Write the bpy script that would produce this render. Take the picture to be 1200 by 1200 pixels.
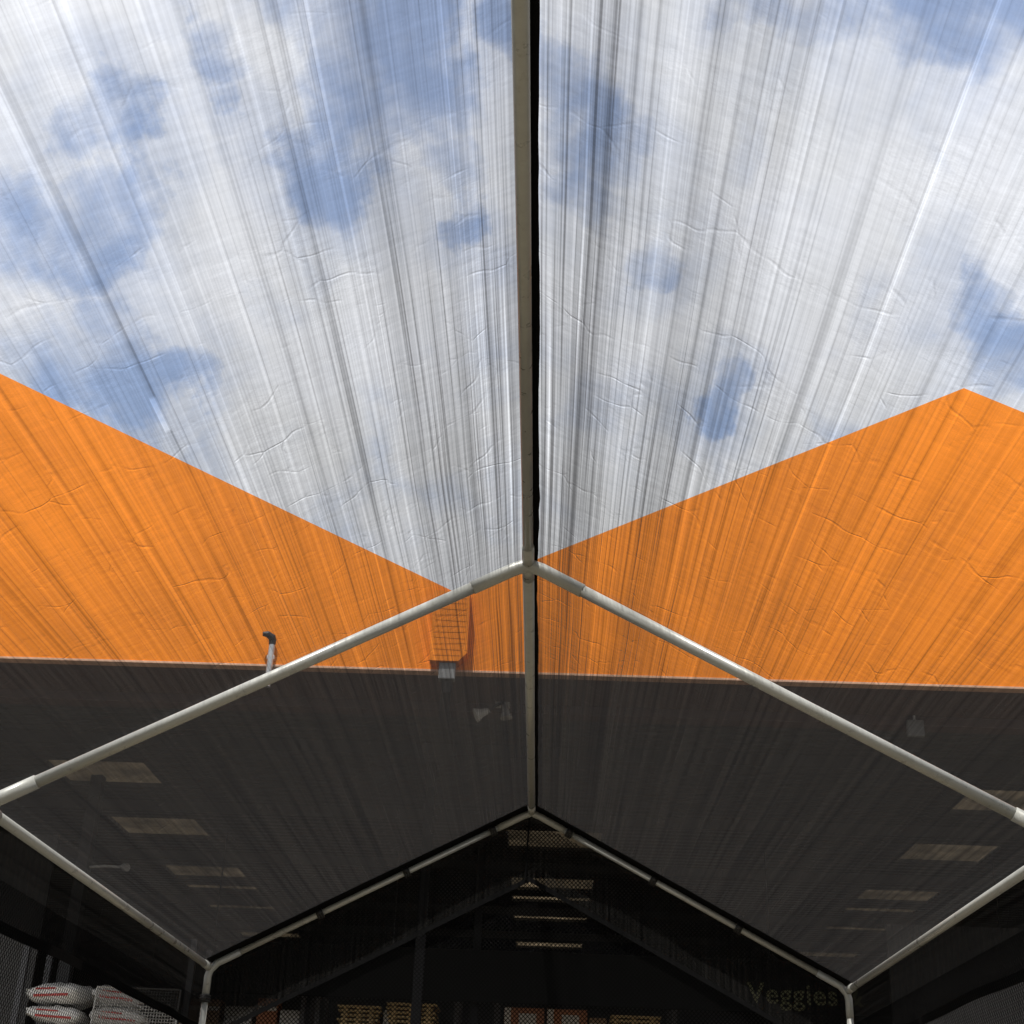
import bpy, bmesh, math, random
from mathutils import Vector, Matrix, noise

random.seed(7)
S = bpy.context.scene
for o in list(bpy.data.objects):
    bpy.data.objects.remove(o, do_unlink=True)
COL = S.collection

# ------------------------------------------------------------------ camera
cam_d = bpy.data.cameras.new('camera')
cam = bpy.data.objects.new('camera', cam_d)
COL.objects.link(cam)
cam_d.sensor_width = 36.0
cam_d.lens = 1638.87 / 1200 * 36.0
cam_d.clip_start = 0.05
cam_d.clip_end = 3000
U = Vector((0.99917269, 0.01608966, 0.0373505))
V = Vector((-0.02642527, -0.44125699, 0.89699162))
D = Vector((-0.03091346, 0.89723653, 0.44046676))
M4 = Matrix((U, V, -D)).transposed().to_4x4()
M4.translation = Vector((0.0942, 0.0, 1.35))
cam.matrix_world = M4
S.camera = cam

# ------------------------------------------------------------------ light
SUN_EL, SUN_AZ = math.radians(65), math.radians(197)      # azimuth clockwise from +Y
sdir = Vector((math.sin(SUN_AZ) * math.cos(SUN_EL), math.cos(SUN_AZ) * math.cos(SUN_EL), math.sin(SUN_EL)))
sun_d = bpy.data.lights.new('sun', 'SUN')
sun_d.energy = 4.2
sun_d.angle = math.radians(0.53)
sun_d.color = (1.0, 0.95, 0.87)
sun = bpy.data.objects.new('sun', sun_d)
COL.objects.link(sun)
sun.rotation_euler = sdir.to_track_quat('Z', 'Y').to_euler()
sun.location = (0, -20, 30)

S.view_settings.view_transform = 'Standard'
S.view_settings.look = 'None'
S.view_settings.gamma = 1.0
S.view_settings.use_curve_mapping = False
S.view_settings.exposure = 1.6
S.render.engine = 'CYCLES'
S.cycles.max_bounces = 10
S.cycles.transparent_max_bounces = 16
S.cycles.use_denoising = True


class NT:
    """small helper round a node tree"""
    def __init__(self, tree):
        self.t = tree
        self.t.nodes.clear()

    def n(self, kind, props=None, **ins):
        nd = self.t.nodes.new(kind)
        for k, v in (props or {}).items():
            setattr(nd, k, v)
        for k, v in ins.items():
            key = int(k[1:]) if k[0] == 'i' and k[1:].isdigit() else k.replace('_', ' ')
            self.set(nd.inputs[key], v)
        return nd

    def set(self, sock, v):
        if isinstance(v, bpy.types.NodeSocket):
            self.t.links.new(v, sock)
        elif isinstance(v, bpy.types.Node):
            self.t.links.new(v.outputs[0], sock)
        else:
            sock.default_value = v

    def math(self, op, a, b=0.0, c=0.0, clamp=False):
        nd = self.t.nodes.new('ShaderNodeMath')
        nd.operation = op
        nd.use_clamp = clamp
        self.set(nd.inputs[0], a)
        self.set(nd.inputs[1], b)
        if len(nd.inputs) > 2:
            self.set(nd.inputs[2], c)
        return nd.outputs[0]

    def rng(self, v, a, b, c, d, smooth=False):
        nd = self.t.nodes.new('ShaderNodeMapRange')
        if smooth:
            nd.interpolation_type = 'SMOOTHSTEP'
        for i, x in enumerate((v, a, b, c, d)):
            self.set(nd.inputs[i], x)
        return nd.outputs[0]

    def mix(self, f, a, b, blend='MIX'):
        nd = self.t.nodes.new('ShaderNodeMix')
        nd.data_type = 'RGBA'
        nd.blend_type = blend
        self.set(nd.inputs[0], f)
        self.set(nd.inputs[6], a)
        self.set(nd.inputs[7], b)
        return nd.outputs[2]

    def noise(self, vec, scale, detail=3.0, rough=0.5, dist=0.0):
        nd = self.n('ShaderNodeTexNoise', None, Vector=vec, Scale=scale, Detail=detail, Roughness=rough, Distortion=dist)
        return nd


# ------------------------------------------------------------------ world: sky with broken cloud
W = bpy.data.worlds.new('World')
S.world = W
W.use_nodes = True
w = NT(W.node_tree)
out = w.n('ShaderNodeOutputWorld')
bg = w.n('ShaderNodeBackground', None, Strength=0.15)
w.set(out.inputs[0], bg.outputs[0])
sky = w.n('ShaderNodeTexSky', {'sky_type': 'NISHITA', 'sun_disc': False, 'sun_elevation': SUN_EL, 'sun_rotation': SUN_AZ,
                               'air_density': 1.0, 'dust_density': 1.2, 'ozone_density': 2.5})
tc = w.n('ShaderNodeTexCoord').outputs['Generated']
n1 = w.noise(tc, 7.0, 6.0, 0.6)
off = w.n('ShaderNodeVectorMath', {'operation': 'MULTIPLY_ADD'}, i0=n1.outputs['Color'], i1=(0.13, 0.13, 0.13), i2=(-0.065, -0.065, -0.065))
n1b = w.noise(tc, 24.0, 6.0, 0.65)
off2 = w.n('ShaderNodeVectorMath', {'operation': 'MULTIPLY_ADD'}, i0=n1b.outputs['Color'], i1=(0.04, 0.04, 0.04), i2=off.outputs[0])
off3 = w.n('ShaderNodeVectorMath', {'operation': 'ADD'}, i0=off2.outputs[0], i1=(-0.02, -0.02, -0.02))
dirw = w.n('ShaderNodeVectorMath', {'operation': 'ADD'}, i0=tc, i1=off3.outputs[0])
dirn = w.n('ShaderNodeVectorMath', {'operation': 'NORMALIZE'}, i0=dirw.outputs[0]).outputs[0]
HOLES = [(-0.1295, 0.698, 0.7043, 0.0366), (-0.1519, 0.6922, 0.7055, 0.0275), (-0.2294, 0.7033, 0.6729, 0.0214), (-0.1797, 0.6873, 0.7038, 0.0183),
         (-0.1331, 0.7351, 0.6648, 0.0427), (-0.0954, 0.7386, 0.6673, 0.0366), (-0.1652, 0.7567, 0.6326, 0.0275), (-0.0747, 0.7714, 0.632, 0.0214),
         (-0.3041, 0.7129, 0.6319, 0.0244), (-0.3461, 0.7494, 0.5644, 0.0366), (-0.3096, 0.7522, 0.5817, 0.0305), (-0.3377, 0.7953, 0.5035, 0.0366),
         (-0.3063, 0.8131, 0.4951, 0.0305), (-0.2599, 0.8272, 0.4982, 0.0183), (0.0152, 0.7293, 0.6841, 0.0305), (0.0221, 0.7518, 0.659, 0.0366),
         (0.0057, 0.778, 0.6282, 0.0244), (0.0547, 0.8031, 0.5934, 0.0214), (0.1648, 0.6817, 0.7128, 0.0366), (0.2285, 0.6722, 0.7042, 0.0366),
         (0.2796, 0.6642, 0.6933, 0.0366), (0.1317, 0.6836, 0.7179, 0.0244), (0.1062, 0.858, 0.5025, 0.015), (0.3043, 0.7938, 0.5266, 0.0305),
         (-0.0743, 0.7941, 0.6032, 0.0153), (-0.038, 0.6986, 0.7145, 0.0244),
         (-0.0145, 0.7143, 0.6997, 0.0214), (0.2811, 0.7774, 0.5627, 0.0244)]
mask = 0.0
wide = 0.0
for hx, hy, hz, hr in HOLES:
    dt = w.n('ShaderNodeVectorMath', {'operation': 'DOT_PRODUCT'}, i0=dirn, i1=(hx, hy, hz)).outputs['Value']
    m = w.rng(dt, math.cos(hr * 1.7), 1.0, 0.0, 1.0, True)
    m2 = w.rng(dt, math.cos(hr * 3.0), 1.0, 0.0, 1.0, True)
    mask = m if isinstance(mask, float) else w.math('MAXIMUM', mask, m)
    wide = m2 if isinstance(wide, float) else w.math('MAXIMUM', wide, m2)
n2 = w.noise(tc, 12.0, 7.0, 0.52, 0.3)
n3 = w.noise(tc, 4.5, 7.0, 0.6)
gap = w.rng(n3.outputs['Fac'], 0.52, 0.72, 0.0, 0.5, True)
val = w.math('ADD', w.math('MAXIMUM', w.math('MULTIPLY', mask, 0.85), w.math('MULTIPLY', gap, 0.8)), w.math('MULTIPLY', w.math('SUBTRACT', n2.outputs['Fac'], 0.5), 2.9))
blue = w.rng(val, 0.02, 1.25, 0.0, 0.82, True)
hz = w.math('MULTIPLY', wide, w.rng(n2.outputs['Fac'], 0.35, 0.6, 0.05, 0.36))
blue = w.math('MAXIMUM', blue, hz)
n4 = w.noise(tc, 8.0, 8.0, 0.62, 0.3)
zz = w.n('ShaderNodeSeparateXYZ', None, Vector=tc).outputs[2]
lum = w.math('ADD', w.rng(n4.outputs['Fac'], 0.3, 0.7, -0.15, 0.65), w.rng(zz, 0.42, 0.72, 0.0, 0.5), clamp=True)
cl = w.mix(lum, (3.95, 3.98, 4.02, 1), (4.55, 4.65, 4.95, 1))
w.set(bg.inputs['Color'], w.mix(blue, cl, sky.outputs[0]))


# ------------------------------------------------------------------ materials
def mat(name):
    m = bpy.data.materials.new(name)
    m.use_nodes = True
    return m, NT(m.node_tree)


def pbr(name, col, rough=0.6, metal=0.0, var=0.15, scale=6.0, bump=0.0, bscale=80.0, spec=0.5, dirt=None):
    m, t = mat(name)
    o = t.n('ShaderNodeOutputMaterial')
    b = t.n('ShaderNodeBsdfPrincipled', None, Roughness=rough, Metallic=metal)
    b.inputs['Specular IOR Level'].default_value = spec
    t.set(o.inputs[0], b.outputs[0])
    tcx = t.n('ShaderNodeTexCoord').outputs['Object']
    nz = t.noise(tcx, scale, 6.0, 0.62)
    lo = tuple(c * (1 - var) for c in col) + (1,)
    hi = tuple(min(1, c * (1 + var)) for c in col) + (1,)
    c = t.mix(t.rng(nz.outputs['Fac'], 0.3, 0.7, 0, 1), lo, hi)
    if dirt:
        nd = t.noise(tcx, scale * 3.3, 8.0, 0.7)
        c = t.mix(t.rng(nd.outputs['Fac'], 0.55, 0.75, 0, 0.6), c, tuple(dirt) + (1,))
    t.set(b.inputs['Base Color'], c)
    t.set(b.inputs['Roughness'], t.rng(nz.outputs['Fac'], 0.3, 0.7, max(0.05, rough - 0.1), min(1, rough + 0.1)))
    if bump:
        nb = t.noise(tcx, bscale, 4.0, 0.6)
        bp = t.n('ShaderNodeBump', None, Strength=bump, Distance=0.01, Height=nb.outputs['Fac'])
        t.set(b.inputs['Normal'], bp.outputs[0])
    return m


def corrugated(name, col, pitch=0.15, depth=0.02, axis='X', rough=0.55, trans=None):
    m, t = mat(name)
    o = t.n('ShaderNodeOutputMaterial')
    tcx = t.n('ShaderNodeTexCoord').outputs['Object']
    sep = t.n('ShaderNodeSeparateXYZ', None, Vector=tcx)
    ph = t.math('SINE', t.math('MULTIPLY', sep.outputs[axis], 2 * math.pi / pitch))
    bp = t.n('ShaderNodeBump', None, Strength=0.8, Distance=depth, Height=ph)
    nz = t.noise(tcx, 2.2, 8.0, 0.65)
    c = t.mix(t.rng(nz.outputs['Fac'], 0.3, 0.7, 0, 1), tuple(x * (0.75 if trans is None else 0.5) for x in col) + (1,), tuple(min(1, x * 1.2) for x in col) + (1,))
    if trans is None:
        b = t.n('ShaderNodeBsdfPrincipled', None, Roughness=rough)
        t.set(b.inputs['Base Color'], c)
        t.set(b.inputs['Normal'], bp.outputs[0])
        t.set(o.inputs[0], b.outputs[0])
    else:
        tr = t.n('ShaderNodeBsdfTranslucent', None, Color=c)
        df = t.n('ShaderNodeBsdfDiffuse', None, Color=c)
        t.set(tr.inputs['Normal'], bp.outputs[0])
        mx = t.n('ShaderNodeMixShader', None, Fac=trans)
        t.set(mx.inputs[1], df.outputs[0])
        t.set(mx.inputs[2], tr.outputs[0])
        t.set(o.inputs[0], mx.outputs[0])
    return m


def mesh_cloth(name, open_base=0.42, streaks=True, thread=(0.0305, 0.0300, 0.0310)):
    """knitted black shade cloth: open gaps between black threads; UV u = metres across the roll, v = metres along it"""
    m, t = mat(name)
    o = t.n('ShaderNodeOutputMaterial')
    uv = t.n('ShaderNodeUVMap').outputs[0]
    sep = t.n('ShaderNodeSeparateXYZ', None, Vector=uv)
    u, v = sep.outputs[0], sep.outputs[1]

    def nz2(vec, scale, detail, rough=0.55):
        return t.n('ShaderNodeTexNoise', {'noise_dimensions': '2D'}, Vector=vec, Scale=scale, Detail=detail, Roughness=rough)
    warp = nz2(uv, 2.2, 3.0)                                        # shared wander
    wf = warp.outputs['Fac']
    slow = nz2(t.n('ShaderNodeCombineXYZ', None, X=t.math('MULTIPLY', u, 1.5), Y=t.math('MULTIPLY', v, 0.45)).outputs[0], 1.0, 1.0).outputs['Fac']
    uw = t.math('ADD', u, t.math('MULTIPLY', t.math('SUBTRACT', slow, 0.5), 0.02))

    def st(fu, fv, detail=1.0, z=0.0):
        cv = t.n('ShaderNodeCombineXYZ', None, X=t.math('MULTIPLY_ADD', uw, fu, z), Y=t.math('MULTIPLY', v, fv))
        return nz2(cv.outputs[0], 1.0, detail).outputs['Fac']
    sA = st(7.0, 0.10, 1.0, 3.1)
    sB = st(52.0, 0.22, 2.0, 70.7)
    sC = st(170.0, 0.4, 1.0, 11.3)
    sX = st(5.0, 55.0, 1.0, 31.3)                                   # weft lines across the roll
    # creases: folds pressed into the cloth while it was packed, stronger towards the far bays
    uvd = t.n('ShaderNodeVectorMath', {'operation': 'MULTIPLY_ADD'}, i0=warp.outputs['Color'], i1=(0.30, 0.30, 0.30), i2=uv).outputs[0]
    vor = t.n('ShaderNodeTexVoronoi', {'feature': 'DISTANCE_TO_EDGE', 'voronoi_dimensions': '2D'}, Vector=uvd, Scale=5.6)
    brk = nz2(uv, 5.0, 3.0, 0.65).outputs['Fac']
    where = t.math('MULTIPLY', t.rng(brk, 0.47, 0.68, 0.0, 1.0, True), t.rng(v, 1.6, 3.2, 0.25, 1.0))
    crease = t.math('MULTIPLY', t.rng(vor.outputs['Distance'], 0.0, 0.05, 1.0, 0.0, True), where)
    crin = nz2(t.n('ShaderNodeCombineXYZ', None, X=t.math('MULTIPLY', u, 16.0), Y=t.math('MULTIPLY', v, 24.0)).outputs[0], 1.0, 3.0, 0.62).outputs['Fac']
    h = t.math('ADD', t.math('MULTIPLY', crease, 0.40), t.math('MULTIPLY', t.math('MULTIPLY', crin, t.rng(brk, 0.4, 0.65, 0.1, 1.0)), 0.5))
    h = t.math('ADD', h, t.math('MULTIPLY', sB, 0.18))
    bp = t.n('ShaderNodeBump', None, Strength=1.0, Distance=0.004, Height=h)
    face = t.n('ShaderNodeLayerWeight', None, Blend=0.5, Normal=bp.outputs[0]).outputs['Facing']
    cosv = t.math('SUBTRACT', 1.0, face)
    # the thicker the yarn stands, the more a slanting look through the gaps is blocked
    g = t.rng(cosv, 0.14, 0.80, 0.25, 1.16)
    tau = open_base
    if streaks:
        near = t.math('MULTIPLY_ADD', t.math('EXPONENT', t.math('MULTIPLY', t.math('ABSOLUTE', u), -3.2)), 1.5, 0.7)
        near = t.math('MULTIPLY', near, t.rng(v, 2.0, 4.4, 0.62, 1.55))
        k = t.math('MULTIPLY', t.math('SUBTRACT', sA, 0.5), 0.30)
        k = t.math('MULTIPLY_ADD', t.math('SUBTRACT', sB, 0.5), 0.48, k)
        k = t.math('MULTIPLY_ADD', t.math('SUBTRACT', sC, 0.5), 0.62, k)
        k = t.math('ADD', k, t.math('MULTIPLY', t.rng(sB, 0.64, 0.74, 0.0, 1.0), 0.20))
        k = t.math('SUBTRACT', k, t.math('MULTIPLY', t.rng(sB, 0.36, 0.27, 0.0, 1.0), 0.22))
        k = t.math('SUBTRACT', k, t.math('MULTIPLY', t.rng(sC, 0.32, 0.24, 0.0, 1.0), 0.22))
        k = t.math('MAXIMUM', t.math('MULTIPLY', k, t.math('MULTIPLY', near, 0.85)), -0.42)
        k = t.math('MULTIPLY_ADD', t.math('SUBTRACT', sX, 0.5), 0.13, k)
        # cloth lets less through towards the middle fold
        k = t.math('MULTIPLY_ADD', t.math('EXPONENT', t.math('MULTIPLY', t.math('ABSOLUTE', u), -2.0)), -0.27, k)
        # one spot where the yarns have been pulled apart
        pu = t.rng(t.math('ABSOLUTE', t.math('SUBTRACT', uw, -0.962)), 0.006, 0.010, 1.0, 0.0, True)
        pv = t.rng(t.math('ABSOLUTE', t.math('SUBTRACT', v, 2.93)), 0.07, 0.09, 1.0, 0.0, True)
        k = t.math('MULTIPLY_ADD', t.math('MULTIPLY', pu, pv), 0.45, k)
        # the few long selvedge lines where strips of cloth were stretched thin or doubled
        for cu, wd, amp in LINES:
            dd = t.math('ABSOLUTE', t.math('SUBTRACT', uw, cu))
            k = t.math('ADD', k, t.math('MULTIPLY', t.rng(dd, wd * 0.4, wd, 1.0, 0.0, True), amp))
        tau = t.math('MULTIPLY', open_base, t.math('ADD', 1.0, k))
    tau = t.math('MULTIPLY', tau, g, clamp=True)
    tau = t.math('MINIMUM', tau, 0.8)
    tp = t.n('ShaderNodeBsdfTransparent', None, Color=(0.99, 0.995, 1.0, 1))
    tint = t.mix(t.rng(sB, 0.28, 0.72, 0.0, 1.0), tuple(c * 0.3 for c in thread) + (1,), tuple(c * 1.9 for c in thread) + (1,))  # uneven yarn sheen painted as streaks into the thread colour
    df = t.n('ShaderNodeBsdfDiffuse', None, Color=tint, Roughness=1.0)
    tl = t.n('ShaderNodeBsdfTranslucent', None, Color=tuple(c * 0.12 for c in thread) + (1,))
    ad = t.n('ShaderNodeAddShader')
    t.set(ad.inputs[0], df.outputs[0])
    t.set(ad.inputs[1], tl.outputs[0])
    mx = t.n('ShaderNodeMixShader', None, Fac=tau)
    t.set(mx.inputs[1], ad.outputs[0])
    t.set(mx.inputs[2], tp.outputs[0])
    t.set(o.inputs[0], mx.outputs[0])
    return m


LINES = [(-0.975, 0.010, 0.20), (-0.955, 0.004, -0.18), (-0.815, 0.005, 0.14), (-0.83, 0.003, -0.15), (-0.70, 0.005, 0.12),
         (0.86, 0.0045, 0.30), (0.854, 0.003, -0.15), (0.62, 0.004, -0.2), (1.15, 0.004, -0.2), (1.30, 0.004, -0.2), (-1.25, 0.004, -0.2), (-1.42, 0.004, -0.18),
         (0.47, 0.11, -0.12), (0.56, 0.02, -0.12), (0.40, 0.015, -0.12), (0.17, 0.10, -0.10), (-0.30, 0.12, -0.08), (-0.55, 0.10, -0.06), (1.2, 0.25, 0.06)]

MAT = {}
MAT['mesh'] = mesh_cloth('black_shade_mesh')
MAT['mesh_hang'] = mesh_cloth('black_shade_mesh_hanging', 0.25, False, (0.009, 0.0088, 0.0085))
MAT['hem'] = pbr('black_webbing', (0.004, 0.004, 0.0042), 0.9, bump=0.3, spec=0.05)
MAT['tube'] = pbr('grey_painted_steel_tube', (0.33, 0.335, 0.315), 0.33, 0.15, 0.07, 14, dirt=(0.24, 0.235, 0.20))
MAT['fit'] = pbr('zinc_fitting', (0.32, 0.325, 0.305), 0.35, 0.15, 0.08, 20, dirt=(0.23, 0.225, 0.195))
MAT['bungee'] = pbr('black_rubber_cord', (0.01, 0.01, 0.01), 0.7)
MAT['orange'] = pbr('orange_cladding', (0.82, 0.232, 0.006), 0.6, 0.0, 0.07, 0.8, spec=0.15, dirt=(0.70, 0.185, 0.006))
MAT['drip'] = pbr('pale_trim', (0.60, 0.36, 0.24), 0.5, 0.0, 0.05)
MAT['deck'] = corrugated('steel_roof_deck', (0.035, 0.033, 0.031), 0.2, 0.008, 'Y')
MAT['skylight'] = corrugated('aged_fibreglass_skylight', (0.26, 0.23, 0.185), 0.13, 0.03, 'X', trans=0.75)
MAT['beam'] = pbr('bounce_brown_steel', (0.065, 0.035, 0.03), 0.6)  # brown stands in for warm ground bounce on the roof underside
MAT['column'] = pbr('dark_grey_column_paint', (0.022, 0.022, 0.023), 0.6, spec=0.25)
MAT['wall'] = pbr('dark_block_wall', (0.022, 0.021, 0.02), 0.8, bump=0.3)
MAT['render'] = pbr('grey_render', (0.30, 0.29, 0.26), 0.85, 0, 0.1, 0.7, 0.2, 40)
MAT['partition'] = corrugated('grey_corrugated_wall', (0.036, 0.034, 0.033), 0.075, 0.006, 'X')
MAT['asphalt'] = pbr('asphalt', (0.052, 0.049, 0.043), 0.9, 0, 0.3, 1.5, 0.5, 140)
MAT['concrete'] = pbr('concrete_slab', (0.115, 0.098, 0.066), 0.85, 0, 0.12, 1.2, 0.3, 60, dirt=(0.065, 0.055, 0.04))
MAT['galv'] = pbr('galvanised_metal', (0.55, 0.56, 0.57), 0.35, 0.7, 0.1, 12)
MAT['lightgrey'] = pbr('light_grey_plastic', (0.5, 0.5, 0.5), 0.5)
MAT['slim'] = pbr('black_post_paint', (0.010, 0.010, 0.011), 0.8, spec=0.1)
MAT['black'] = pbr('black_plastic', (0.012, 0.012, 0.013), 0.5)
MAT['rackorange'] = pbr('rack_orange_paint', (0.5, 0.12, 0.02), 0.5)
MAT['rackgrey'] = pbr('rack_dark_upright', (0.05, 0.05, 0.055), 0.5)
MAT['wood'] = pbr('pine_slats', (0.55, 0.40, 0.20), 0.7, 0, 0.25, 5)
MAT['carton'] = pbr('terracotta_carton', (0.36, 0.15, 0.08), 0.8, 0, 0.1)
MAT['cartonbrown'] = pbr('brown_carton', (0.30, 0.19, 0.11), 0.8, 0, 0.15)
MAT['print'] = pbr('pale_print', (0.55, 0.53, 0.5), 0.7, 0, 0.2, 30)
MAT['whitebag'] = pbr('white_plastic_sack', (0.62, 0.61, 0.59), 0.5, 0, 0.12, 4, 0.5, 18)
MAT['redprint'] = pbr('red_print', (0.42, 0.04, 0.03), 0.45)
MAT['greybag'] = pbr('grey_plastic_sack', (0.42, 0.41, 0.40), 0.4, 0, 0.1, 4, 0.4, 18)
MAT['signboard'] = pbr('black_sign_board', (0.005, 0.005, 0.005), 0.9, spec=0.1)
MAT['olive'] = pbr('olive_lettering', (0.16, 0.155, 0.07), 0.7)
MAT['glass'] = pbr('lamp_glass', (0.6, 0.6, 0.58), 0.15, 0.3)
MAT['outlet'] = pbr('weathered_grey_metal', (0.17, 0.175, 0.18), 0.6)


def netting(name, pitch, wire, col):
    """coarse diamond netting: real open holes between cords, laid out in metres"""
    m, t = mat(name)
    o = t.n('ShaderNodeOutputMaterial')
    sp = t.n('ShaderNodeSeparateXYZ', None, Vector=t.n('ShaderNodeUVMap').outputs[0])
    a = t.math('ADD', sp.outputs[0], sp.outputs[1])
    b = t.math('SUBTRACT', sp.outputs[0], sp.outputs[1])
    ca = t.math('PINGPONG', a, pitch * 0.5)
    cb = t.math('PINGPONG', b, pitch * 0.5)
    d = t.math('MINIMUM', ca, cb)
    hole = t.rng(d, wire * 0.5, wire * 0.8, 0.0, 1.0)
    df = t.n('ShaderNodeBsdfDiffuse', None, Color=tuple(col) + (1,))
    tp = t.n('ShaderNodeBsdfTransparent')
    mx = t.n('ShaderNodeMixShader', None, Fac=hole)
    t.set(mx.inputs[1], df.outputs[0])
    t.set(mx.inputs[2], tp.outputs[0])
    t.set(o.inputs[0], mx.outputs[0])
    return m


MAT['net'] = netting('black_coarse_netting', 0.025, 0.0052, (0.0035, 0.0035, 0.0035))
MAT['wire'] = pbr('wire_mesh_steel', (0.38, 0.37, 0.35), 0.5, 0.4)


# ------------------------------------------------------------------ mesh helpers
def link(name, bm, m, parent=None, smooth=False):
    me = bpy.data.meshes.new(name)
    bmesh.ops.recalc_face_normals(bm, faces=bm.faces)
    bm.to_mesh(me)
    bm.free()
    me.materials.append(m)
    if smooth:
        for p in me.polygons:
            p.use_smooth = True
    o = bpy.data.objects.new(name, me)
    COL.objects.link(o)
    if parent is not None:
        o.parent = parent
        o.matrix_parent_inverse = parent.matrix_world.inverted() if False else Matrix.Translation(-origin(parent))
    return o


def origin(p):
    v = Vector((0, 0, 0))
    while p is not None:
        v = v + p.location
        p = p.parent if p.type == 'EMPTY' else None
    return v


def tag(o, label=None, cat=None, group=None, kind=None):
    if label: o['label'] = label
    if cat: o['category'] = cat
    if group: o['group'] = group
    if kind: o['kind'] = kind
    return o


def empty(name, loc, label, cat, group=None):
    o = bpy.data.objects.new(name, None)
    o.empty_display_size = 0.1
    o.location = loc
    COL.objects.link(o)
    return tag(o, label, cat, group)


def box(bm, lo, hi, bev=0.0):
    r = bmesh.ops.create_cube(bm, size=1.0)
    lo, hi = Vector(lo), Vector(hi)
    for v in r['verts']:
        v.co = Vector(((v.co.x + .5) * (hi.x - lo.x) + lo.x, (v.co.y + .5) * (hi.y - lo.y) + lo.y, (v.co.z + .5) * (hi.z - lo.z) + lo.z))
    if bev:
        es = list({e for v in r['verts'] for e in v.link_edges})
        bmesh.ops.bevel(bm, geom=es, offset=bev, segments=2, affect='EDGES', profile=0.6)
    return r['verts']


def bx(lo, hi, bev=0.0):
    bm = bmesh.new()
    box(bm, lo, hi, bev)
    return bm


def tube(bm, pts, rad, seg=20, caps=True):
    """swept tube through points; rad may be one number or one per point"""
    pts = [Vector(p) for p in pts]
    rads = rad if isinstance(rad, (list, tuple)) else [rad] * len(pts)
    rings = []
    up = None
    for i, p in enumerate(pts):
        if i == 0: d = pts[1] - p
        elif i == len(pts) - 1: d = p - pts[i - 1]
        else: d = ((pts[i + 1] - p).normalized() + (p - pts[i - 1]).normalized())
        d.normalize()
        if up is None:
            up = Vector((0, 0, 1)) if abs(d.z) < 0.9 else Vector((0, 1, 0))
        a = d.cross(up).normalized()
        b = a.cross(d).normalized()
        up = b
        rings.append([bm.verts.new(p + (a * math.cos(2 * math.pi * k / seg) + b * math.sin(2 * math.pi * k / seg)) * rads[i]) for k in range(seg)])
    for r0, r1 in zip(rings, rings[1:]):
        for k in range(seg):
            bm.faces.new((r0[k], r0[(k + 1) % seg], r1[(k + 1) % seg], r1[k]))
    if caps:
        bm.faces.new(rings[0][::-1])
        bm.faces.new(rings[-1])


def tb(pts, rad, seg=20):
    bm = bmesh.new()
    tube(bm, pts, rad, seg)
    return bm


def prism(poly, y0, y1):
    """polygon given in (x, z) pushed from y0 to y1"""
    bm = bmesh.new()
    a = [bm.verts.new((x, y0, z)) for x, z in poly]
    b = [bm.verts.new((x, y1, z)) for x, z in poly]
    bm.faces.new(a)
    bm.faces.new(b[::-1])
    n = len(poly)
    for i in range(n):
        bm.faces.new((a[i], b[i], b[(i + 1) % n], a[(i + 1) % n]))
    return bm


# ------------------------------------------------------------------ ground
bm = bmesh.new()
bmesh.ops.create_grid(bm, x_segments=1, y_segments=1, size=900)
tag(link('ground', bm, MAT['asphalt']), kind='structure')
bm = bx((-16, 10.5, -0.1), (20, 40, 0.004))
tag(link('floor', bm, MAT['concrete']), kind='structure')
bm = bx((-9, -12, -0.1), (9, 10.49, 0.006))
tag(link('pavement', bm, MAT['concrete']), kind='structure')

# ------------------------------------------------------------------ garden centre building
FY, FB = 12.0, 5.63                      # face of the orange fascia and its lower edge
bld = empty('garden_centre', (1.8, FY, 0), 'garden centre with zigzag orange gable fascia over a dark open canopy with skylights', 'building')
valx = [-0.82 + 9.88 * k for k in (-2, -1, 0, 1, 2)]
top = []
for i in range(len(valx) - 1):
    top += [(valx[i], 6.395), ((valx[i] + valx[i + 1]) / 2, 8.745)]
top += [(valx[-1], 6.395)]
XL, XR = valx[0], valx[-1]
link('fascia', prism([(XL, FB)] + top + [(XR, FB)], FY, FY + 0.3), MAT['orange'], bld)
link('drip_edge', bx((XL, FY - 0.012, FB - 0.023), (XR, FY + 0.1, FB - 0.002), 0.003), MAT['drip'], bld)
link('soffit', bx((XL, FY + 0.102, FB - 0.022), (XR, FY + 0.858, FB - 0.003)), MAT['beam'], bld)
link('header_beam', bx((XL, 12.86, 5.52), (XR, 13.06, 5.898), 0.01), MAT['beam'], bld)

skx = [(-6.02, -4.79), (-0.46, 0.86), (5.12, 6.3), (-11.5, -10.3), (10.6, 11.8)]
sky_y = [(16.4, 17.5), (19.2, 20.35), (22.35, 23.3), (23.85, 24.3), (25.4, 26.1), (28.5, 29.2)]
xs = sorted({XL, XR} | {v for p in skx for v in p})
ys = sorted({12.3, 33.0} | {v for p in sky_y for v in p})
bm = bmesh.new()
vg = {(i, j): bm.verts.new((x, y, 5.9)) for i, x in enumerate(xs) for j, y in enumerate(ys)}
for i in range(len(xs) - 1):
    for j in range(len(ys) - 1):
        if not (xs[i] == -0.46 and ys[j] == 16.4) and any(abs(xs[i] - a) < 1e-6 for a, b in skx) and any(abs(ys[j] - a) < 1e-6 for a, b in sky_y):
            continue
        bm.faces.new((vg[i, j], vg[i + 1, j], vg[i + 1, j + 1], vg[i, j + 1]))
r = bmesh.ops.extrude_face_region(bm, geom=list(bm.faces))
for g in r['geom']:
    if isinstance(g, bmesh.types.BMVert):
        g.co.z += 0.08
link('roof', bm, MAT['deck'], bld)
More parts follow.
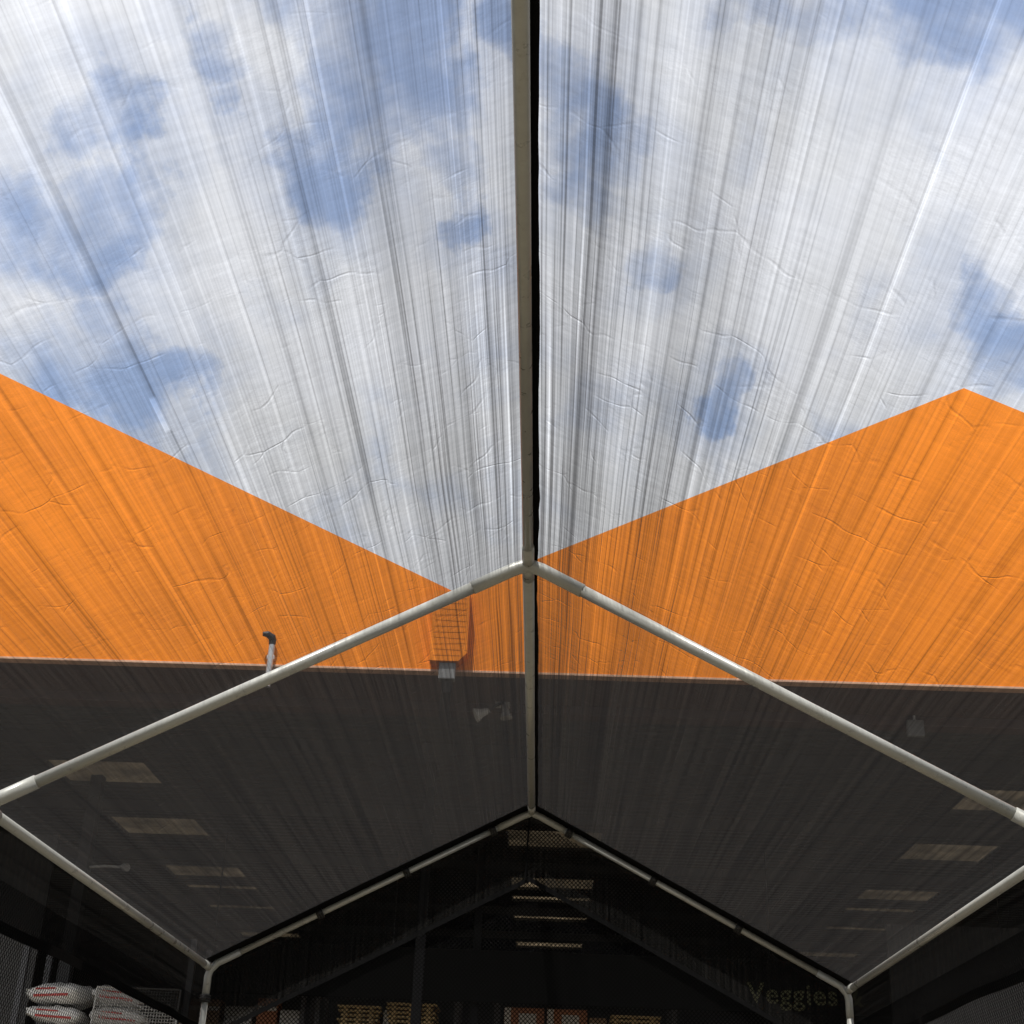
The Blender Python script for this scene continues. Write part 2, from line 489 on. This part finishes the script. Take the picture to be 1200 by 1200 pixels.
for a, b in skx:
    for c, d in sky_y:
        if a == -0.46 and c == 16.4:
            continue
        link('skylight', bx((a + 0.002, c + 0.002, 5.945), (b - 0.002, d - 0.002, 5.955)), MAT['skylight'], bld)
for y in (15.2, 18.2, 21.2, 24.8, 27.3, 30.4):
    link('purlin', bx((XL, y, 5.76), (XR, y + 0.08, 5.897)), MAT['wall'], bld)
for x, y in ((-1.27, 16.0), (-9.0, 12.45), (9.0, 12.45), (-0.845, 20.4), (-5.5, 17.0), (9.0, 20.4), (-9, 20.4)):
    hw = 0.055 if x > -2 and x < 0 else 0.075
    link('column', bx((x - hw, y - hw, 0.004), (x + hw, y + hw, 5.88), 0.012), MAT['slim'] if hw < 0.07 else MAT['column'], bld)
link('back_wall', bx((XL, 32.6, 0.004), (XR, 32.9, 5.89)), MAT['wall'], bld)
for x in (XL, XR - 0.25):
    link('side_wall', bx((x, 12.32, 0.004), (x + 0.25, 32.59, 5.89)), MAT['wall'], bld)
# rain box that takes the valley between two gables
poly = [(-1.0, 5.66), (-0.74, 5.66), (-0.665, 5.74), (-0.665, 6.34), (-1.0, 6.34)]
ds = link('downspout', prism(poly, FY - 0.16, FY - 0.003), MAT['orange'], bld)
bm = bmesh.new()
for k in range(11):
    z = 5.71 + k * 0.056
    x1 = -0.69 if z > 5.78 else -0.73
    vs = box(bm, (-0.975, FY - 0.1628, z), (x1, FY - 0.157, z + 0.024))
    tl = random.uniform(-0.05, 0.09)
    for v in vs:
        v.co.z += (v.co.x + 0.84) * tl
link('rib', bm, MAT['orange'], ds)
bm = bx((-0.915, FY - 0.13, 5.50), (-0.765, FY - 0.03, 5.655), 0.01)
link('outlet', bm, MAT['outlet'], ds)
bm = tb([(-0.84, FY - 0.08, 5.50), (-0.84, FY - 0.05, 5.42), (-0.86, FY + 0.12, 5.36), (-0.90, FY + 0.62, 5.34), (-0.90, FY + 0.84, 5.38), (-0.90, FY + 0.90, 5.50)], 0.045, 14)
link('rain_pipe', bm, MAT['black'], ds)

# wall of sheet metal inside, one on each side
tag(link('corrugated_screen', bx((4.35, 18.0, 0.004), (9.2, 18.06, 4.6)), MAT['partition']),
    'grey corrugated metal screen wall behind the right side of the canopy', 'screen wall')
tag(link('sheet_metal_screen', bx((-9.5, 17.3, 0.004), (-5.98, 17.36, 5.2)), MAT['partition']),
    'grey corrugated metal screen wall at the left beside the stacked sacks', 'screen wall')

# department sign across the hall
sg = empty('department_sign', (1.6, 20.0, 3.73), 'long black department sign band with olive lettering under the skylights', 'sign')
link('board', bx((-5.3, 20.0, 3.735), (8.0, 20.08, 4.42), 0.008), MAT['signboard'], sg)
for x in (-4.5, -2.0, 3.2, 6.4):
    link('hanger_rod', tb([(x, 20.04, 4.42), (x, 20.04, 5.9)], 0.012, 8), MAT['column'], sg)
def letters(word, x0, width):
    cu = bpy.data.curves.new('lettering', 'FONT')
    cu.body = word
    cu.size = 0.36
    cu.extrude = 0.006
    cu.offset = 0.0055
    cu.space_character = 1.08
    to = bpy.data.objects.new('lettering_curve', cu)
    COL.objects.link(to)
    bpy.context.view_layer.update()
    me = bpy.data.meshes.new_from_object(to.evaluated_get(bpy.context.evaluated_depsgraph_get()))
    bpy.data.objects.remove(to, do_unlink=True)
    lo = bpy.data.objects.new('lettering', me)
    me.materials.clear()
    me.materials.append(MAT['olive'])
    xsv = [v.co.x for v in me.vertices]
    sc = width / (max(xsv) - min(xsv))
    for v in me.vertices:
        v.co = Vector((x0 + (v.co.x - min(xsv)) * sc, 19.992 - v.co.z * 0.5, 3.86 + v.co.y * sc))
    COL.objects.link(lo)
    lo.parent = sg
    lo.matrix_parent_inverse = Matrix.Translation(-sg.location)


letters('Veggies', 2.87, 1.22)
letters('&', 4.21, 0.23)


# ------------------------------------------------------------------ shelving and goods
def rack(x0, x1, y0, y1, levels, h, label):
    t = empty('storage_rack', ((x0 + x1) / 2, (y0 + y1) / 2, 0.004), label, 'rack', 'storage racks inside the garden centre')
    for x in (x0, x1 - 0.07):
        for y in (y0, y1 - 0.07):
            link('upright', bx((x, y, 0.004), (x + 0.07, y + 0.07, h)), MAT['rackgrey'], t)
    for z in levels:
        for y in (y0 + 0.01, y1 - 0.06):
            link('beam', bx((x0 + 0.071, y, z - 0.1), (x1 - 0.071, y + 0.05, z), 0.005), MAT['rackorange'], t)
        bm = bmesh.new()
        n = int((x1 - x0) / 0.14)
        for k in range(n):
            xa = x0 + 0.08 + k * (x1 - x0 - 0.16) / n
            box(bm, (xa, y0 + 0.005, z + 0.001), (xa + 0.10, y1 - 0.005, z + 0.02))
        link('shelf', bm, MAT['wood'], t)
    return t


rack(-3.3, -1.15, 22.0, 23.0, (1.2, 2.4, 3.5), 4.05, 'tall rack holding stacked slats left of the centre column')
rack(-0.62, 2.1, 22.0, 23.0, (1.2, 2.4, 3.5), 4.05, 'tall rack holding terracotta cartons right of the centre column')
rack(-5.9, -3.9, 16.6, 17.5, (0.9, 1.8, 2.7), 3.9, 'rack at the far left holding white and red sacks')


rack(-5.4, -3.45, 22.0, 23.0, (1.2, 2.4, 3.5), 4.05, 'tall rack holding grey and brown cartons behind the left far leg')


def slats(x0, x1, z0, n, label):
    t = bmesh.new()
    for k in range(n):
        z = z0 + k * 0.062
        box(t, (x0 + random.uniform(-.03, .03), 22.05, z), (x1 + random.uniform(-.04, .04), 22.9, z + 0.034), 0.004)
        if k < n - 1:
            for q in range(3):
                xx = x0 + 0.06 + q * (x1 - x0 - 0.2) / 2
                box(t, (xx, 22.08, z + 0.0345), (xx + 0.07, 22.88, z + 0.0615))
    return tag(link('slat_stack', t, MAT['wood']), label, 'timber stack', 'stacks of slats on the racks')


slats(-2.95, -2.35, 3.521, 6, 'stack of pale timber slats at the left end of the left rack')
slats(-2.22, -1.5, 3.521, 7, 'stack of pale timber slats nearest the centre column on its left')
slats(1.1, 1.85, 3.521, 6, 'stack of pale timber slats right of the terracotta cartons')
for x0, lab in ((-0.47, 'terracotta carton with grey print, left one of the pair on the rack'), (0.17, 'terracotta carton with grey print, right one of the pair on the rack')):
    c = empty('carton', (x0 + 0.3, 22.35, 3.521), lab, 'carton', 'cartons on the racks')
    link('carton_body', bx((x0, 22.05, 3.521), (x0 + 0.6, 22.65, 3.92), 0.008), MAT['carton'], c)
    bm = bmesh.new()
    box(bm, (x0 + 0.005, 22.044, 3.53), (x0 + 0.1, 22.049, 3.915))
    box(bm, (x0 + 0.22, 22.044, 3.64), (x0 + 0.48, 22.049, 3.84))
    link('printed_panel', bm, MAT['print'], c)


def sack(cx, cy, cz, sx, sy, sz, m, rz, label, stripe=True):
    t = empty('soil_sack', (cx, cy, cz), label, 'sack', 'sacks stacked on the left rack')
    bm = bmesh.new()
    bmesh.ops.create_cube(bm, size=1.0)
    bmesh.ops.subdivide_edges(bm, edges=list(bm.edges), cuts=9, use_grid_fill=True)
    for v in bm.verts:
        x, y, z = v.co * 2
        e = (1 - abs(x) ** 4 * 0.6) * (1 - abs(y) ** 4 * 0.6)
        nz = noise.noise(Vector((x * 1.5 + cx * 7, y * 1.5, z + cz * 5)))
        zz = z * e + nz * 0.3
        zz += noise.noise(Vector((x * 4 + cx * 3, y * 4, cz * 9))) * 0.22
        v.co = Vector((x * sx / 2, y * sy / 2 + noise.noise(Vector((x * 5, z * 2, cx * 4 + cz))) * 0.02, (zz + 1) * sz / 2))
    R = Matrix.Rotation(rz * 2, 4, 'Z') @ Matrix.Rotation(rz * 0.8, 4, 'Y')
    bmesh.ops.transform(bm, matrix=Matrix.Translation((cx, cy, cz)) @ R, verts=list(bm.verts))
    body = link('sack_body', bm, m, t, True)
    if stripe:
        bm = bmesh.new()
        for k in range(13):
            pass
        box(bm, (-sx * 0.32, -sy / 2 - 0.012, sz * 0.30), (sx * 0.36, -sy / 2 - 0.004, sz * 0.42))
        box(bm, (-sx * 0.30, -sy / 2 - 0.012, sz * 0.62), (sx * 0.10, -sy / 2 - 0.004, sz * 0.70))
        bmesh.ops.transform(bm, matrix=Matrix.Translation((cx, cy, cz)) @ R, verts=list(bm.verts))
        link('printed_stripe', bm, MAT['redprint'], t)
    return t


sack(-5.45, 17.0, 2.721, 0.62, 0.75, 0.20, MAT['greybag'], 0.03, 'grey sack at the bottom left of the pile on the left rack', False)
sack(-4.75, 17.0, 2.721, 0.62, 0.75, 0.20, MAT['whitebag'], -0.05, 'white sack with red stripe at the bottom of the pile, right of the dark post')
sack(-5.48, 17.0, 2.93, 0.60, 0.75, 0.21, MAT['whitebag'], 0.04, 'white sack with red stripe in the middle of the pile, left of the dark post')
sack(-4.78, 17.0, 2.93, 0.60, 0.75, 0.21, MAT['whitebag'], 0.08, 'white sack with red stripe in the middle of the pile, right of the dark post')
sack(-5.46, 17.0, 3.15, 0.60, 0.75, 0.24, MAT['whitebag'], -0.06, 'white sack with red stripe on top of the pile, left of the dark post')
sack(-4.84, 17.0, 3.15, 0.55, 0.75, 0.22, MAT['greybag'], 0.10, 'grey sack with red stripe on top of the pile, right of the dark post')
extra = [(-5.25, 22.1, 0, 3.521, 0.5, 0.36, 'cartonbrown', 'large brown carton at the left end of the rack behind the left far leg'),
         (-4.68, 22.14, 0, 3.521, 0.42, 0.28, 'greybag', 'grey carton in the middle of the rack behind the left far leg'),
         (-4.18, 22.08, 0, 3.521, 0.3, 0.40, 'carton', 'tall terracotta carton on the rack behind the left far leg'),
         (-3.84, 22.12, 0, 3.521, 0.3, 0.25, 'greybag', 'small grey carton at the right end of the rack behind the left far leg'),
         (-2.28, 22.12, 2.95, 3.521, 0.09, 0.30, 'greybag', 'narrow grey carton between the two slat stacks on the left rack'),
         (0.80, 22.1, 1.06, 3.521, 0.26, 0.30, 'cartonbrown', 'brown carton squeezed between the terracotta carton and the slats'),
         (1.88, 22.1, 2.02, 3.521, 0.14, 0.22, 'whitebag', 'small white carton at the right end of the rack')]
for x0, y0, x1, z0, wd, hh, m, lab in extra:
    x1 = x0 + wd
    c = empty('carton', ((x0 + x1) / 2, y0 + 0.2, z0), lab, 'carton', 'cartons on the racks')
    link('carton_body', bx((x0, y0, z0), (x1, y0 + 0.4, z0 + hh), 0.008), MAT[m], c)
    link('tape', bx((x0 + 0.01, y0 - 0.004, z0 + hh * 0.55), (x1 - 0.01, y0 - 0.001, z0 + hh * 0.72)), MAT['print' if m != 'whitebag' else 'redprint'], c)
# wire mesh panel leaning in front of the sacks on the right
bm = bmesh.new()
x0, x1, z0, z1, yy = -4.95, -4.0, 2.75, 3.33, 16.5
for k in range(30):
    x = x0 + (x1 - x0) * k / 29
    tube(bm, [(x, yy, z0), (x, yy + 0.03, z1)], 0.004, 5)
for k in range(19):
    z = z0 + (z1 - z0) * k / 18
    tube(bm, [(x0, yy - 0.008 + 0.03 * k / 18, z), (x1, yy - 0.008 + 0.03 * k / 18, z)], 0.004, 5)
for p in (((x0, yy, z0), (x1, yy, z0)), ((x0, yy + .03, z1), (x1, yy + .03, z1)), ((x0, yy, z0), (x0, yy + .03, z1)), ((x1, yy, z0), (x1, yy + .03, z1))):
    tube(bm, p, 0.012, 8)
tag(link('wire_panel', bm, MAT['wire']), 'grey wire mesh panel in front of the sacks on the left rack', 'wire panel')
for x0, x1, z1, m, lab in ((-2.9, -2.3, 3.0, 'cartonbrown', 'plain brown carton on the middle shelf of the left rack'), (-0.5, 0.3, 3.05, 'cartonbrown', 'wide plain brown carton on the middle shelf under the terracotta cartons')):
    c = empty('carton', ((x0 + x1) / 2, 22.4, 2.421), lab, 'carton', 'cartons on the racks')
    link('carton_body', bx((x0, 22.08, 2.421), (x1, 22.7, z1), 0.01), MAT[m], c)

# ------------------------------------------------------------------ fittings on the building
fl = empty('floodlight', (-0.36, 12.8, 5.56), 'twin head floodlight fixed under the orange fascia left of the ridge pole', 'floodlight')
link('mounting_plate', bx((-0.43, 12.79, 5.56), (-0.29, 12.857, 5.70), 0.01), MAT['lightgrey'], fl)
link('arm', tb([(-0.36, 12.79, 5.60), (-0.42, 12.74, 5.55), (-0.50, 12.72, 5.49)], 0.014, 10), MAT['column'], fl)
link('arm', tb([(-0.36, 12.79, 5.60), (-0.35, 12.74, 5.56), (-0.34, 12.72, 5.53)], 0.014, 10), MAT['column'], fl)


def lamp_head(p, d, sz):
    d = Vector(d).normalized()
    p = Vector(p)
    return tb([p - d * 0.02, p, p + d * 0.05, p + d * 0.12, p + d * 0.125], [0.018, 0.03, 0.04, 0.062 * sz, 0.045 * sz], 16)


link('lamp_head', lamp_head((-0.50, 12.70, 5.48), (-0.9, -0.12, -0.42), 1.15), MAT['whitebag'], fl)
link('lamp_head', lamp_head((-0.335, 12.70, 5.53), (0.15, -0.1, -0.95), 0.95), MAT['glass'], fl)

cm = empty('wall_camera', (-2.46, 11.93, 5.40), 'wall camera on a grey conduit crossing the lower edge of the orange fascia', 'camera')
link('conduit', tb([(-2.455, 11.95, 5.40), (-2.455, 11.95, 5.80)], 0.029, 14), MAT['galv'], cm)
bm = bmesh.new()
tube(bm, [(-2.455, 11.95, 5.80), (-2.455, 11.95, 5.84), (-2.462, 11.935, 5.87), (-2.50, 11.91, 5.89), (-2.54, 11.895, 5.885)], [0.030, 0.034, 0.036, 0.030, 0.020], 14)
link('camera_head', bm, MAT['black'], cm)
link('bracket', bx((-2.49, 11.94, 5.66), (-2.42, 11.998, 5.70), 0.005), MAT['galv'], cm)

c2 = empty('wall_camera', (-5.06, 16.9, 4.74), 'small white bullet camera on a thin arm at the left under the roof', 'camera')
link('camera_arm', tb([(-5.42, 17.0, 4.76), (-5.2, 16.88, 4.755), (-4.97, 16.86, 4.745)], 0.016, 10), MAT['lightgrey'], c2)
link('camera_head', tb([(-4.98, 16.87, 4.755), (-4.93, 16.82, 4.735), (-4.90, 16.79, 4.72)], [0.035, 0.05, 0.04], 14), MAT['lightgrey'], c2)
jb = empty('junction_box', (3.55, 12.82, 5.39), 'small grey junction box on the beam behind the right rafter', 'junction box')
link('box_body', bx((3.47, 12.80, 5.40), (3.63, 12.858, 5.56), 0.012), MAT['outlet'], jb)
link('conduit', tb([(3.55, 12.835, 5.56), (3.55, 12.835, 5.9)], 0.012, 8), MAT['lightgrey'], jb)

# ------------------------------------------------------------------ the canopy frame
HW, RZ, EZ = 1.83, 3.4457, 2.4835
SL = (RZ - EZ) / HW
YS = [-2.65, 1.02, 4.69, 8.3615]
fr = empty('canopy_frame', (0, 2.85, 0.006), 'grey steel tube frame of a gabled canopy with ridge pole, rafters and eave rails', 'canopy frame')


def rz(x):
    return RZ - SL * abs(x)


for i in range(3):
    r = (0.0185, 0.0185, 0.0215)[i]
    link('ridge_pole', tb([(0, YS[i] + 0.10, RZ), (0, YS[i + 1] - 0.10, RZ)], r, 20), MAT['tube'], fr, True)
    for s in (-1, 1):
        link('eave_rail', tb([(s * HW, YS[i] + 0.13, EZ), (s * HW, YS[i + 1] - 0.13, EZ)], 0.019, 18), MAT['tube'], fr, True)
# swaged end of the near ridge pole
jy = 1.02 + 2.22
for i, y in enumerate(YS):
    r = 0.0215 if i < 3 else 0.0175
    for s in (-1, 1):
        a, b = 0.19, HW - 0.17
        link('rafter', tb([(s * a, y, rz(a)), (s * b, y, rz(b))], r, 20), MAT['tube'], fr, True)
        pl = link('leg', tb([(s * HW, y, 0.012), (s * HW, y, EZ - 0.15)], 0.019, 18), MAT['tube'], fr, True)
        bm = bx((s * HW - 0.07, y - 0.07, 0.0065), (s * HW + 0.07, y + 0.07, 0.0125), 0.002)
        link('foot_plate', bm, MAT['fit'], pl)
        # corner fitting: rafter, leg and rail sockets
        bm = bmesh.new()
        q = HW - 0.17
        tube(bm, [(s * q, y, rz(q)), (s * (HW - 0.045), y, rz(HW - 0.045)), (s * (HW - 0.008), y, EZ - 0.018), (s * HW, y, EZ - 0.05), (s * HW, y, EZ - 0.15)], r + 0.0035, 20)
        for e in ((-1, 1) if 0 < i < 3 else ((1,) if i == 0 else (-1,))):
            tube(bm, [(s * (HW - 0.002), y, EZ - 0.006), (s * HW, y + e * 0.04, EZ), (s * HW, y + e * 0.135, EZ)], 0.0215, 18)
        link('corner_joint', bm, MAT['fit'], fr, True)
    bm = bmesh.new()
    rr = r + 0.0032
    pts = [(-0.20, y, rz(0.20)), (-0.05, y, rz(0.05)), (-0.018, y, rz(0.02) - 0.004), (0, y, RZ - 0.006), (0.018, y, rz(0.02) - 0.004), (0.05, y, rz(0.05)), (0.20, y, rz(0.20))]
    tube(bm, pts, rr, 20)
    for e in ((-1, 1) if 0 < i < 3 else ((1,) if i == 0 else (-1,))):
        tube(bm, [(0, y, RZ - 0.004), (0, y + e * 0.14, RZ)], 0.0225, 18)
    link('apex_joint', bm, MAT['fit'], fr, True)

# ------------------------------------------------------------------ the black mesh cover
cv = empty('shade_cover', (0, 2.85, RZ), 'black knitted shade mesh cover stretched over the tube frame with hanging edge flaps', 'shade cover')
OFF = 0.031                                # the cloth lies on the tubes
slen = math.hypot(HW, RZ - EZ)
nrm = Vector((SL, 0, 1)).normalized()


def cloth(name, rows, m, uvrows):
    bm = bmesh.new()
    ul = bm.loops.layers.uv.new('UVMap')
    vs = [[bm.verts.new(p) for p in row] for row in rows]
    for i in range(len(rows) - 1):
        for j in range(len(rows[0]) - 1):
            f = bm.faces.new((vs[i][j], vs[i][j + 1], vs[i + 1][j + 1], vs[i + 1][j]))
            for lp, (a, b) in zip(f.loops, ((i, j), (i, j + 1), (i + 1, j + 1), (i + 1, j))):
                lp[ul].uv = uvrows[a][b]
    return link(name, bm, m, cv, True)


Y0, Y1 = YS[0] - 0.05, YS[-1] + 0.05
NV, NU = 230, 72
for s in (-1, 1):
    rows, uvs = [], []
    for i in range(NV + 1):
        y = Y0 + (Y1 - Y0) * i / NV
        near = min(abs(y - q) for q in YS)
        free = min(1.0, near / 0.35)
        row, ur = [], []
        for j in range(NU + 1):
            d = slen * j / NU
            n = Vector((s * nrm.x, 0, nrm.z))
            p = Vector((s * d * HW / slen, y, RZ - d * (RZ - EZ) / slen)) + n * OFF
            if j == 0:
                p = Vector((0, y, RZ + OFF * 1.13))
            edge = min(1.0, min(d, slen - d) / 0.12)
            wv = noise.noise(Vector((d * 14 + s * 31, y * 0.35, 2.0))) * 0.0035 + noise.noise(Vector((d * 5, y * 1.7, s * 9.0))) * 0.006
            wv += noise.noise(Vector((d * 40, y * 1.0, s * 5.0))) * 0.0012
            p += n * (wv * (0.25 + 0.75 * edge) + 0.004) * (0.35 + 0.65 * free)
            row.append(p)
            ur.append((s * d, y))
        rows.append(row)
        uvs.append(ur)
    cloth('roof_panel', rows, MAT['mesh'], uvs)
    # the flap that hangs over the eave
    rows, uvs = [], []
    for i in range(NV + 1):
        y = Y0 + (Y1 - Y0) * i / NV
        row, ur = [], []
        for j in range(9):
            t = j / 8
            bul = noise.noise(Vector((y * 1.8, t * 1.5, s * 3.0))) * 0.02 * t
            x = s * (HW + nrm.x * OFF + 0.012 * min(1, t * 8) + bul)
            z = EZ + nrm.z * OFF - 0.002 - t * (0.37 + 0.012 * noise.noise(Vector((y * 0.9, 5, s))))
            row.append(Vector((x, y, z)))
            ur.append((s * (slen + t * 0.37), y))
        rows.append(row)
        uvs.append(ur)
    cloth('side_flap', rows, MAT['mesh_hang'], uvs)
    bm = bmesh.new()
    for r0, r1 in zip(rows, rows[1:]):
        a, b = r0[-1], r1[-1]
        q = [bm.verts.new(a + Vector((-s * .003, 0, 0))), bm.verts.new(b + Vector((-s * .003, 0, 0))), bm.verts.new(b + Vector((-s * .003, 0, .04))), bm.verts.new(a + Vector((-s * .003, 0, .04)))]
        bm.faces.new(q)
    link('side_hem', bm, MAT['hem'], cv)
# end flap under each gable
for y, sgn in ((Y1, 1), (Y0, -1)):
    rows, uvs = [], []
    for i in range(61):
        x = -HW - 0.03 + (2 * HW + 0.06) * i / 60
        row, ur = [], []
        for j in range(9):
            t = j / 8
            yy = y + sgn * (0.004 + noise.noise(Vector((x * 2.2, t * 1.6, 4.0))) * 0.02 * t)
            row.append(Vector((x, yy, rz(x) + OFF * 1.1 - t * 0.44)))
            ur.append((x * 1.13, t * 0.44))
        rows.append(row)
        uvs.append(ur)
    cloth('end_flap', rows, MAT['mesh_hang'], uvs)
    bm = bmesh.new()
    for r0, r1 in zip(rows, rows[1:]):
        a, b = r0[-1] - Vector((0, sgn * .003, 0)), r1[-1] - Vector((0, sgn * .003, 0))
        bm.faces.new([bm.verts.new(v) for v in (a, b, b + Vector((0, 0, .03)), a + Vector((0, 0, .03)))])
    link('end_hem', bm, MAT['hem'], cv)
    for s in (-1, 1):                      # doubled strip along the edge of the roof
        bm = bmesh.new()
        for i in range(40):
            d0, d1 = HW * i / 40, HW * (i + 1) / 40
            w0 = y - sgn * (0.15 + 0.006 * noise.noise(Vector((d0 * 6, y, s))))
            w1 = y - sgn * (0.15 + 0.006 * noise.noise(Vector((d1 * 6, y, s))))
            bm.faces.new([bm.verts.new(v) for v in ((s * d0, y, rz(d0) + 0.031), (s * d1, y, rz(d1) + 0.031), (s * d1, w1, rz(d1) + 0.031), (s * d0, w0, rz(d0) + 0.031))])
        link('edge_hem', bm, MAT['hem'], cv)
rows = [[Vector((x, Y1 + 0.035, z)) for x in (-HW, -0.9, 0, 0.9, HW)] for z in (0.03, 1.0, 2.0)]
rows.append([Vector((x, Y1 + 0.035, rz(x) - 0.02)) for x in (-HW, -0.9, 0, 0.9, HW)])
cloth('end_netting', rows, MAT['net'], [[(p.x, p.z) for p in r_] for r_ in rows])
for s in (-1, 1):
    rows = [[Vector((s * (HW + 0.012), y, z)) for y in (YS[1], YS[2], YS[3] - 0.02)] for z in (0.03, 1.0, 2.3)]
    cloth('side_netting', rows, MAT['net'], [[(p.y, p.z) for p in r_] for r_ in rows])
# ridge seam: a strip of webbing sewn along the fold, wandering a little
bm = bmesh.new()
prev = None
for i in range(240):
    y = Y0 + 0.02 + (Y1 - Y0 - 0.04) * i / 239
    a = 0.037 + 0.009 * noise.noise(Vector((y * 1.1, 3, 0))) + 0.003 * noise.noise(Vector((y * 9, 3, 0)))
    row = [bm.verts.new(p) for p in ((-0.014, y, rz(0.014) + 0.029), (0, y, RZ + 0.030), (a, y, rz(a) + 0.029))]
    if prev:
        for k in range(2):
            bm.faces.new((prev[k], prev[k + 1], row[k + 1], row[k]))
    prev = row
link('ridge_seam', bm, MAT['hem'], cv)
# drawcord hanging from the ridge on the end flap
link('drawcord', tb([(-0.012, Y1 - 0.03, RZ - 0.03), (-0.02, Y1 - 0.012, RZ - 0.2), (-0.025, Y1 - 0.014, RZ - 0.40)], 0.006, 8), MAT['hem'], cv)


# ------------------------------------------------------------------ bungee ties on the end frame
def bungee(c, axis, label):
    c = Vector(c)
    t = empty('bungee_tie', c, label, 'bungee tie', 'bungee ties on the end frame')
    ax = Vector(axis).normalized()
    e1 = ax.cross(Vector((0, 1, 0))).normalized()
    e2 = ax.cross(e1).normalized()
    bm = bmesh.new()
    for k in (-0.014, 0.0, 0.014):
        ring = [c + ax * k + (e1 * math.cos(a) + e2 * math.sin(a)) * 0.026 for a in [2 * math.pi * q / 20 for q in range(21)]]
        tube(bm, ring, 0.0065, 8)
    link('cord_loop', bm, MAT['bungee'], t, True)
    bm = bmesh.new()
    bmesh.ops.create_uvsphere(bm, u_segments=12, v_segments=8, radius=0.014)
    bmesh.ops.translate(bm, verts=list(bm.verts), vec=c + Vector((0, -0.034, 0)))
    link('toggle_ball', bm, MAT['bungee'], t, True)


ye = YS[-1]
words = ['nearest the ridge', 'second down from the ridge', 'third down from the ridge']
for s, side in ((-1, 'left'), (1, 'right')):
    for k, x in enumerate((0.23, 0.73, 1.22)):
        bungee((s * x, ye, rz(x)), (s, 0, -SL), 'black bungee tie on the %s far rafter, %s' % (side, words[k]))
bungee((-HW, ye, 2.31), (0, 0, 1), 'black bungee tie around the left far leg just below the corner joint')
bungee((HW, ye, 2.23), (0, 0, 1), 'black bungee tie around the right far leg below the corner joint')
